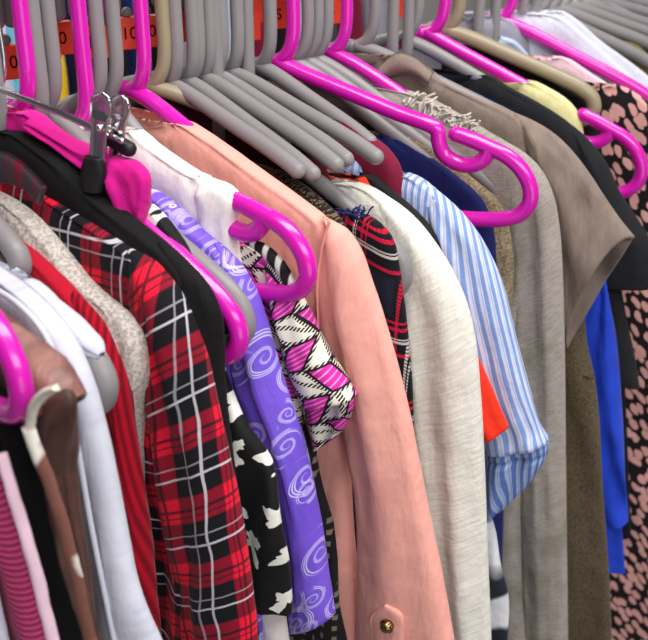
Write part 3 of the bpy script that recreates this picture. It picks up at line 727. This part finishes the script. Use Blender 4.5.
for i in range(26):
    t = i/25; x = 346+t*20+R.uniform(-2, 2); y = 211+t*3+R.uniform(-1, 2)
    a = pl.w(*pl.px(x, y+5), R.uniform(-.012, .006)); e = pl.w(*pl.px(x+R.uniform(-6, 6), y-R.uniform(1, 6)), R.uniform(-.016, .01))
    fr.tube([a, (a+e)/2+np.array([R.uniform(-.002, .002), 0, .003]), e], .0008, 5, smooth=3)
fr.build('fringe', M['navy'], g)

# ------------------------------------------------------------------ ivory knit, orange, striped shirt
pl = Plane(-.120, (448, 262), -.052)
g = garment('knit_pullover', pl, 'ivory slub-knit long-sleeved top between the tartan scarf and blue striped shirt', 'top')
body('body', pl, [(318, 198), (330, 188), (345, 183), (365, 185), (385, 195), (406, 213), (428, 238), (440, 262), (446, 330), (452, 450), (462, 640)], M['slub'], g, w=.012, seed=28, fold=.004, neck=False)
sleeve('sleeve', pl, [(380, 191), (412, 216), (438, 249), (456, 281), (468, 310), (475, 340), (479, 380), (483, 440), (487, 540), (491, 645)], [(372, 205), (384, 250), (396, 300), (404, 360), (410, 420), (420, 500), (432, 580), (440, 645)], M['slub'], g, w=.020, seed=29, fold=.005, top=.35)
worn(pl, 'ivory knit top')
pl = Plane(-.108, (460, 290), -.030)
g = garment('pullover', pl, 'orange-red knit top, its cuff showing between ivory knit and striped sleeve', 'top')
body('body', pl, [(350, 192), (359, 179), (366, 178), (373, 190), (395, 212), (425, 242), (443, 285), (455, 360), (462, 460)], M['orange'], g, w=.007, seed=30, neck=False)
sleeve('sleeve', pl, [(430, 240), (450, 290), (468, 335), (482, 365), (496, 397), (509, 427)], [(420, 260), (432, 320), (446, 370), (458, 405), (470, 435), (478, 446)], M['orange'], g, w=.009, seed=31)
pl = Plane(-.098, (440, 248), -.026)
g = garment('vest', pl, 'black top showing as a narrow edge between ivory knit and striped shirt', 'top')
body('body', pl, [(352, 184), (364, 175), (374, 176), (400, 196), (425, 219), (440, 240), (450, 275), (458, 360), (462, 460)], M['black_cotton'], g, w=.008, seed=32, neck=False)
pl = Plane(-.082, (472, 228), .000)
g = garment('striped_shirt', pl, 'blue and white striped shirt with gathered sleeve cuff', 'shirt')
body('body', pl, [(352, 152), (366, 154), (376, 168), (390, 178), (410, 174), (428, 182), (450, 203), (470, 227), (480, 250), (482, 320), (484, 420), (486, 520), (486, 600)], M['blue_stripe'], g, w=.012, seed=33, fold=.004, neck=False)
sleeve('sleeve', pl, [(425, 180), (452, 204), (474, 230), (490, 256), (503, 286), (511, 318), (520, 355), (530, 392), (539, 425), (549, 441)], [(418, 192), (430, 240), (442, 300), (456, 360), (468, 405), (478, 432), (484, 453)], M['blue_stripe'], g, w=.019, seed=34, fold=.004, gather=(.94, .1), top=.35)
sleeve('cuff_frill', pl, [(545, 437), (549, 442), (546, 458), (531, 481), (508, 503)], [(481, 446), (483, 455), (482, 478), (483, 500), (486, 519)], M['blue_stripe_shaded'], g, w=.015, seed=35, fold=.006, gather=(.2, .3), top=.05)
worn(pl, 'blue striped shirt')
pl = Plane(-.068, (475, 300), .004)
g = garment('striped_pullover', pl, 'white top with bold navy stripes, seen low under the striped cuff', 'top')
body('body', pl, [(400, 190), (430, 208), (452, 250), (470, 400), (486, 500), (500, 550), (507, 590), (508, 640)], M['bw_stripe'], g, w=.008, seed=36)

# ------------------------------------------------------------------ burgundy, navy, tan, grey cardigan
pl = Plane(-.048, (400, 170), -.030)
g = garment('pullover', pl, 'burgundy jersey top between bare grey hangers and the navy top', 'top')
body('body', pl, [(328, 126), (336, 117), (350, 120), (372, 136), (392, 153), (402, 170), (406, 210), (410, 300)], M['burgundy'], g, w=.011, seed=37, neck=False)
hanger(pl, tuple(pl.px(378, 152)), GREY, 'grey plastic hanger whose arm runs into the burgundy top', 'hangers on the rail', 'open')
pl = Plane(-.105, (330, 170), -.100)
g = garment('pullover', pl, 'dark maroon top glimpsed low down between the bare grey hanger arms', 'top')
body('body', pl, [(230, 112), (262, 112), (290, 122), (315, 150), (330, 180), (338, 230), (345, 320)], M['maroon'], g, w=.008, seed=38, neck=False)
XR = hook_x(288)
pl = Plane(XR, (530, 190), .09)
hanger(pl, pl.tip, PINK, 'large magenta notched hanger lying across the grey heather cardigan', 'pink notched hangers', 'pink', .0080)
pl = Plane(hook_x(302), (490, 226), .105)
g = garment('pullover', pl, 'navy blue jersey top beneath the large magenta hanger', 'top')
body('body', pl, [(372, 146), (378, 137), (390, 133), (404, 138), (428, 154), (456, 174), (482, 197), (494, 222), (498, 262), (500, 320), (504, 420)], M['navy'], g, w=.010, seed=39, neck=False)
hanger(pl, tuple(pl.px(450, 188)), GREY, 'grey plastic hanger whose arm runs into the navy top', 'hangers on the rail', 'open')
pl = Plane(hook_x(312, 30), (505, 212), .118)
g = garment('tan_jumper', pl, 'tan melange jumper between the navy top and the grey cardigan', 'jumper')
body('body', pl, [(388, 142), (396, 134), (408, 130), (420, 135), (446, 157), (476, 180), (500, 202), (511, 232), (514, 290), (500, 350), (490, 420)], M['tan_knit'], g, w=.010, seed=40, neck=False, rough=.003, hem=float(pl.px(490, 425)[1]))
hanger(pl, tuple(pl.px(462, 182)), GREY, 'grey plastic hanger whose arm runs into the tan jumper', 'hangers on the rail', 'open')
pl = Plane(hook_x(322, 30), (506, 204), .128)
hanger(pl, pl.tip, GREY, 'grey hanger arm running under the large magenta notched hanger', 'grey hangers with garments')
XC = hook_x(342, 30)
pl = Plane(XC, (545, 182), .148)
g = garment('cardigan', pl, 'grey heather cardigan with frayed shoulder, long sleeve hanging to the bottom', 'cardigan')
body('body', pl, [(352, 92), (364, 86), (395, 88), (428, 97), (455, 111), (490, 132), (518, 150), (532, 172), (538, 250), (540, 400), (542, 640)], M['grey_heather'], g, w=.013, seed=41, fold=.007, neck=False)
sleeve('sleeve', pl, [(500, 138), (524, 152), (542, 170), (554, 196), (560, 230), (563, 280), (565, 360), (566, 460), (568, 645)], [(494, 150), (502, 200), (508, 260), (512, 330), (514, 400), (518, 480), (524, 645)], M['grey_heather'], g, w=.019, seed=42, fold=.005, crease=.006)
fr = MB()
for i in range(90):
    t = i/89; x = 408+t*66+R.uniform(-3, 3); y = 93+t*32+R.uniform(-2, 2)
    a = pl.w(*pl.px(x, y+7), R.uniform(-.015, .0)); e = pl.w(*pl.px(x+R.uniform(0, 14), y+R.uniform(-5, 6)), R.uniform(-.016, .004))
    fr.tube([a, (a+e)/2+np.array([R.uniform(-.002, .002), 0, R.uniform(.001, .004)]), e], .0012, 5, smooth=3)
fr.build('frayed_trim', M['fray'], g, 'off-white frayed threads')
hanger(pl, tuple(pl.px(505, 174)), PINK, 'magenta plastic hanger whose arm runs into the grey heather cardigan', 'hangers on the rail', 'plain_open')

# ------------------------------------------------------------------ taupe, brown, blue, black on the right
pl = Plane(hook_x(370, 30), (575, 152), .198)
g = garment('taupe_blouse', pl, 'taupe short-sleeved blouse with gathered shoulder, right of the grey cardigan', 'blouse')
body('body', pl, [(372, 68), (384, 60), (400, 53), (416, 58), (445, 79), (480, 96), (510, 110), (528, 122), (536, 150), (545, 220), (553, 300), (556, 400)], M['taupe'], g, w=.013, seed=43, neck=False)
sleeve('sleeve', pl, [(514, 112), (534, 121), (560, 138), (585, 166), (605, 196), (621, 219), (635, 236)], [(522, 128), (526, 160), (534, 200), (545, 250), (556, 300), (566, 352)], M['taupe'], g, w=.018, seed=44, fold=.008, wr=.003, top=.5, slant=.12)
strip('collar', pl, [(380, 66), (398, 52), (414, 56), (434, 72)], [(380, 82), (398, 76), (414, 76), (430, 86)], M['taupe'], g, dn=-.016, th=.003, bow=.008)
hanger(pl, tuple(pl.px(525, 133)), GREY, 'grey plastic hanger whose arm runs into the taupe blouse', 'hangers on the rail', 'open')
pl = Plane(hook_x(385, 28)+.006, (565, 260), .222)
g = garment('long_tunic', pl, 'long brown heather tunic hanging below the taupe sleeve', 'tunic')
body('body', pl, [(450, 95), (500, 125), (535, 160), (558, 220), (572, 262), (583, 300), (588, 345), (595, 378), (600, 420), (604, 500), (609, 570), (613, 645)], M['brown_heather'], g, w=.011, seed=45)
strip('hem_seam', pl, [(564, 366), (580, 372), (594, 377)], [(564, 369), (580, 375), (594, 380)], M['brown_heather'], g, dn=-.012, th=.0015, bow=.0008)
worn(pl, 'brown heather tunic')
pl = Plane(hook_x(392, 28)+.02, (600, 260), .258)
g = garment('pullover', pl, 'bright cobalt blue top hanging below the black and taupe sleeves', 'top')
body('body', pl, [(480, 95), (530, 125), (565, 165), (590, 230), (605, 274), (612, 310), (617, 350), (621, 400), (626, 470), (628, 522)], M['cobalt'], g, w=.009, seed=46, hem=float(pl.px(628, 523)[1]), fold=.008, wl=.03)
body('underlayer', pl, [(480, 105), (525, 135), (560, 175), (585, 240), (600, 290), (608, 350), (613, 420), (620, 500), (625, 574)], M['cobalt'], g, w=.005, seed=47, hem=float(pl.px(625, 575)[1]))
worn(pl, 'cobalt blue top')
pl = Plane(hook_x(405, 28)+.014, (606, 160), .278)
g = garment('black_tee', pl, 'black short-sleeved T-shirt right of the taupe blouse', 'T-shirt')
body('body', pl, [(464, 84), (474, 76), (488, 74), (510, 87), (540, 103), (570, 123), (590, 145), (604, 200), (622, 290), (640, 384)], M['black_cotton'], g, w=.012, seed=48, neck=False, hem=float(pl.px(640, 386)[1]))
sleeve('sleeve', pl, [(560, 116), (585, 136), (606, 162), (622, 195), (640, 222), (654, 246), (664, 284)], [(566, 130), (572, 170), (578, 215), (582, 250), (586, 286)], M['black_cotton'], g, w=.018, seed=49)
hanger(pl, tuple(pl.px(565, 135)), GREY, 'grey plastic hanger whose arm runs into the black T-shirt', 'hangers on the rail', 'open')
XF = hook_x(440, 25)
pl = Plane(XF, (641, 170), .335)
hanger(pl, pl.tip, PINK, 'magenta hanger end pointing out beside the black T-shirt at the right edge', 'pink notched hangers', 'pink', .0078)
g = garment('lace_vest', pl, 'cream lace top on the right-hand magenta hanger', 'top')
body('body', pl, [(512, 92), (522, 83), (534, 81), (552, 89), (570, 101), (580, 115), (586, 150), (590, 220), (594, 300)], M['lace'], g, w=.015, seed=50, neck=False, rough=.003)
pl = Plane(hook_x(455, 20), (592, 98), .335)
hanger(pl, pl.tip, M['tan_plastic'], 'olive tan hanger arm above the cream lace top', 'hangers on the rail', r=.0085)
pl = Plane(hook_x(465, 20), (590, 112), .35)
g = garment('pullover', pl, 'very dark top under the olive tan hanger', 'top')
body('body', pl, [(462, 52), (480, 46), (505, 52), (532, 66), (562, 84), (588, 103), (600, 140), (620, 300)], M['deep_black'], g, w=.010, seed=51, neck=False)
pl = Plane(hook_x(475, 18), (660, 120), .405)
g = garment('flower_dress', pl, 'black dress with pink flower print at the right edge', 'dress')
body('body', pl, [(582, 104), (592, 95), (606, 87), (620, 85), (638, 94), (656, 108), (672, 140), (684, 220), (696, 340), (710, 500), (716, 640)], M['pink_floral'], g, w=.012, seed=52, neck=False, fold=.006, hem=.48)
worn(pl, 'pink flower dress')
pl = Plane(hook_x(480, 14), (560, 66), .44)
g = garment('pullover', pl, 'grey lilac top behind the olive tan hanger', 'top')
body('body', pl, [(462, 26), (472, 18), (488, 15), (506, 19), (522, 33), (536, 52), (556, 72), (570, 90), (590, 140)], M['lilac_grey'], g, w=.010, seed=53, neck=False)
sleeve('yoke', pl, [(500, 36), (514, 40), (526, 52), (534, 60)], [(498, 44), (508, 52), (518, 60), (526, 68)], M['pale_blue'], g, w=.006, dn=-.012, top=.3, lab='pale blue part')
worn(pl, 'grey lilac top')
pl = Plane(hook_x(492, 12), (640, 108), .445)
g = garment('vest', pl, 'pale pink top strip beneath a magenta hanger arm at upper right', 'top')
body('body', pl, [(548, 66), (556, 58), (566, 57), (590, 72), (615, 88), (640, 105), (660, 130)], M['pale_pink'], g, w=.010, seed=54, neck=False)
worn(pl, 'pale pink top')
pl = Plane(hook_x(510, 10), (660, 108), .47)
hanger(pl, pl.tip, PINK, 'magenta hanger arm slanting beneath the white tops at upper right', 'hangers on the rail', 'plain_open', .0075)
pl = Plane(hook_x(520, 8), (665, 110), .50)
g = garment('white_shirt', pl, 'white shirt at upper right, nearer of the two white ones', 'shirt')
body('body', pl, [(512, 20), (524, 14), (540, 13), (562, 17), (585, 34), (610, 56), (648, 91), (670, 118), (690, 180)], M['white'], g, w=.014, seed=55, neck=False)
worn(pl, 'nearer white shirt')
pl = Plane(hook_x(535, 6), (670, 95), .55)
g = garment('white_shirt', pl, 'white shirt at upper right, further of the two white ones', 'shirt')
body('body', pl, [(548, 14), (560, 10), (574, 17), (600, 40), (625, 58), (648, 76), (680, 108), (700, 170)], M['white'], g, w=.014, seed=56, neck=False)
worn(pl, 'further white shirt')
far = [(548, (655, 70), .60, 'g', 'olive', [(618, 40), (635, 44), (648, 56), (670, 84)], 'olive top at the right edge beyond the white shirts'),
       (560, (668, 58), .66, 'g', 'charcoal', [(575, 18), (590, 18), (612, 30), (640, 46), (670, 70)], 'charcoal top beyond the white shirts'),
       (572, (676, 50), .73, 'g', None, None, None), (584, (690, 46), .80, 'g', 'lilac_grey', [(590, 4), (605, 2), (625, 10), (650, 26), (690, 56)], 'grey lilac top in the far upper right corner'),
       (596, (700, 36), .88, 'g', None, None, None), (608, (715, 30), .97, 'g', 'charcoal', [(620, -6), (640, -2), (660, 10), (700, 40)], 'dark top in the extreme upper right corner'), (622, (730, 26), 1.06, 'g', None, None, None)]
for i, (hx, tp, tx, c, mt, sl, lb) in enumerate(far):
    p2 = Plane(hook_x(hx, 4), tp, tx)
    hanger(p2, p2.tip, PINK if c == 'p' else GREY, '%s hanger arm beyond the white shirts at upper right, %s from the left' % ('magenta' if c == 'p' else 'grey', (['first']+ORD[1:])[i]), 'far hangers at upper right', 'open', .009)
    if mt: 
        p3 = Plane(hook_x(hx, 4)+.012, tp, tx+.012)
        g = garment('pullover', p3, lb, 'top'); body('body', p3, sl, M[mt], g, w=.010, seed=60+i, neck=False)

# ------------------------------------------------------------------ size markers behind the hooks
def marker(i, px, py, txt, Y=.034, w=.0135, h=.0145):
    c = at_y(px, py, Y)
    root = thing('size_marker', tuple(c-np.array([0, 0, h])), '%s red size marker from the left behind the hanger hooks' % ORD[i], 'size marker', 'red size markers')
    yaw = math.radians(-18); ax = np.array([math.cos(yaw), math.sin(yaw), 0]); ay = np.array([-math.sin(yaw), math.cos(yaw), 0]); az = np.array([0, 0, 1])
    m = MB(); m.box(c, ax*w, ay*.0045, az*h)
    o = m.build('tag_body', M['red_plastic'], root, smooth=False)
    bv = o.modifiers.new('bevel', 'BEVEL'); bv.width = .0012; bv.segments = 2
    k = MB(); k.ball(c+az*(h+.004), .005); k.tube([c+az*(h-.002), c+az*(h+.004)], .003, 8, smooth=0); k.build('knob', M['grey_plastic'], root)
    cu = bpy.data.curves.new('size_text', 'FONT'); cu.body = txt; cu.size = .0155; cu.align_x = 'CENTER'; cu.align_y = 'CENTER'; cu.extrude = .0002
    t = bpy.data.objects.new('size_text', cu); COL.objects.link(t)
    me = bpy.data.meshes.new_from_object(t); bpy.data.objects.remove(t)
    t = bpy.data.objects.new('size_text', me); COL.objects.link(t); me.materials.clear(); me.materials.append(M['ink'])
    t.parent = root; q = c - ay*.0049 - LOC[root]; t.location = q; t.rotation_euler = (PI/2, 0, yaw)
for i, (x, y, tx) in enumerate([(8, 62, '10'), (34, 61, '10'), (44, 42, '10'), (57, 38, '10'), (93, 42, '10'), (107, 40, '10'), (128, 33, '10'), (147, 31, '10'), (163, 30, '10'), (184, 26, '10'), (204, 22, '10'), (247, 26, 'S'), (249, 8, 'S'), (277, 14, 'S'), (330, 10, 'S'), (404, 4, 'S')]):
    marker(i, x, y, tx, .034 if i not in (2, 3) else .045)

# ------------------------------------------------------------------ rack behind, rail, room
def simple_hang(name, X, Y, mat, label, w=.022, top=1.52, col='grey'):
    p2 = Plane.__new__(Plane); p2.X0 = X; p2.Y0 = Y; p2.h = np.array([0, -1., 0]); p2.n = np.array([1., 0, 0]); p2.o = np.array([X, Y, 0.])
    g = thing(name, (X, Y, .7), label, 'clothing', 'clothes on the rack behind')
    p2.pts = lambda L, dn=0.0: np.array(L, float)
    body('body', p2, [(.05, top), (.10, top-.01), (.17, top-.035), (.20, top-.06), (.21, top-.12), (.215, top-.4), (.22, .7)], mat, g, w=w, seed=int(X*100), neck=False)
    h = thing('clothes_hanger', (X, Y, top+.01), 'grey hanger holding the %s' % label, 'hanger', 'hangers on the rack behind')
    MB().tube([p2.w(q[0], top+.012+q[1]) for q in hook_pts()], .0055, 8, smooth=3).build('hook', GREY, h)
    MB().tube([p2.w(q[0]*.85, top-.004+q[1]*.7) for q in G_ARM[:4]], .006, 8, smooth=3).tube([p2.w(-q[0]*.85, top-.004+q[1]*.7) for q in G_ARM[:4]], .006, 8, smooth=3).build('frame', GREY, h)
BY = .82
back = [('white', 'white top'), ('white', 'second white top'), ('cyan', 'light blue top'), ('charcoal', 'charcoal top'), ('yellow', 'yellow top'), ('navy', 'navy top'), ('deep_black', 'black top'), ('navy', 'second navy top'), ('deep_black', 'second black top'), ('lilac_grey', 'grey lilac top'), ('charcoal', 'second charcoal top'), ('pale_blue', 'pale blue top'), ('burgundy', 'burgundy top'), ('deep_black', 'third black top'), ('pale_blue', 'second pale blue top'), ('charcoal', 'third charcoal top'), ('burgundy', 'second burgundy top'), ('lilac_grey', 'second grey lilac top')]
for i, (mt, nm) in enumerate(back):
    x0 = float(at_y(-30+i*24, 20, BY-.2)[0]) - (.03 if mt == 'yellow' else 0)
    simple_hang('pullover', x0, BY, M[mt], '%s on the rack behind the hooks' % nm)
def post_rack(Y, zr, x0, x1, r, label):
    rk = thing('clothes_rack', ((x0+x1)/2, Y, 0), label, 'clothes rack')
    MB().tube([(x0, Y, zr), (x1, Y, zr)], r, 16, smooth=0).build('rail', M['chrome'], rk)
    for x in (x0, x1):
        MB().tube([(x, Y, .03), (x, Y, zr)], r*1.1, 16, smooth=0).build('post', M['chrome'], rk)
        MB().tube([(x, Y-.28, .02), (x, Y+.28, .02)], r*1.1, 16, smooth=0).build('foot', M['chrome'], rk)
post_rack(0, ZN+.118+.001, -1.15, 1.75, .0135, 'chrome clothes rail that the crowded front row of hangers hooks over')
post_rack(BY, 1.52+.012+.118+.002, -1.15, 1.75, .0135, 'chrome clothes rail of the rack behind')
def structure(name, V, mat):
    o = mesh_obj(name, V, [(0, 1, 2, 3)], mat, None, [(v[0]+v[2], v[1]+v[2]) for v in V]); o['kind'] = 'structure'; return o
fl = plain('grey_vinyl_floor', S(120, 116, 112), S(100, 96, 94), .6, 0, .1)
wl = plain('pale_wall_paint', S(196, 194, 190), S(186, 184, 182), .9, 0, .1)
structure('floor', [(-3, -3, 0), (4, -3, 0), (4, 2.4, 0), (-3, 2.4, 0)], fl)
structure('wall_back', [(-3, 2.4, 0), (4, 2.4, 0), (4, 2.4, 3), (-3, 2.4, 3)], wl)
structure('wall_right', [(4, -3, 0), (4, 2.4, 0), (4, 2.4, 3), (4, -3, 3)], wl)

# ------------------------------------------------------------------ light
def area(name, loc, size, power, rot, col=(1, 1, 1), sy=None):
    l = bpy.data.lights.new(name, 'AREA'); l.energy = power; l.size = size; l.color = col
    if sy: l.shape = 'RECTANGLE'; l.size_y = sy
    o = bpy.data.objects.new(name, l); COL.objects.link(o); o.location = loc; o.rotation_euler = rot; return o
area('ceiling_light', (.1, -.7, 2.9), 2.6, 52, (math.radians(18), 0, 0), (1, .98, .95), .5)
area('ceiling_light', (-.6, -2.3, 2.6), 2.4, 40, (math.radians(52), 0, math.radians(-12)), (.97, .98, 1), .8)
area('ceiling_light', (.3, 1.3, 2.9), 2.4, 36, (math.radians(-12), 0, 0), (1, .98, .96), .6)
area('fill_light', (-.9, -2.4, .9), 1.6, 9, (math.radians(86), 0, math.radians(-20)), (1, .98, .96), 1.0)
wd = bpy.data.worlds.new('world'); SC.world = wd; wd.use_nodes = True
wd.node_tree.nodes['Background'].inputs[0].default_value = (.86, .88, .92, 1); wd.node_tree.nodes['Background'].inputs[1].default_value = .10
SC.view_settings.view_transform = 'Standard'; SC.view_settings.look = 'None'; SC.view_settings.exposure = 0.0
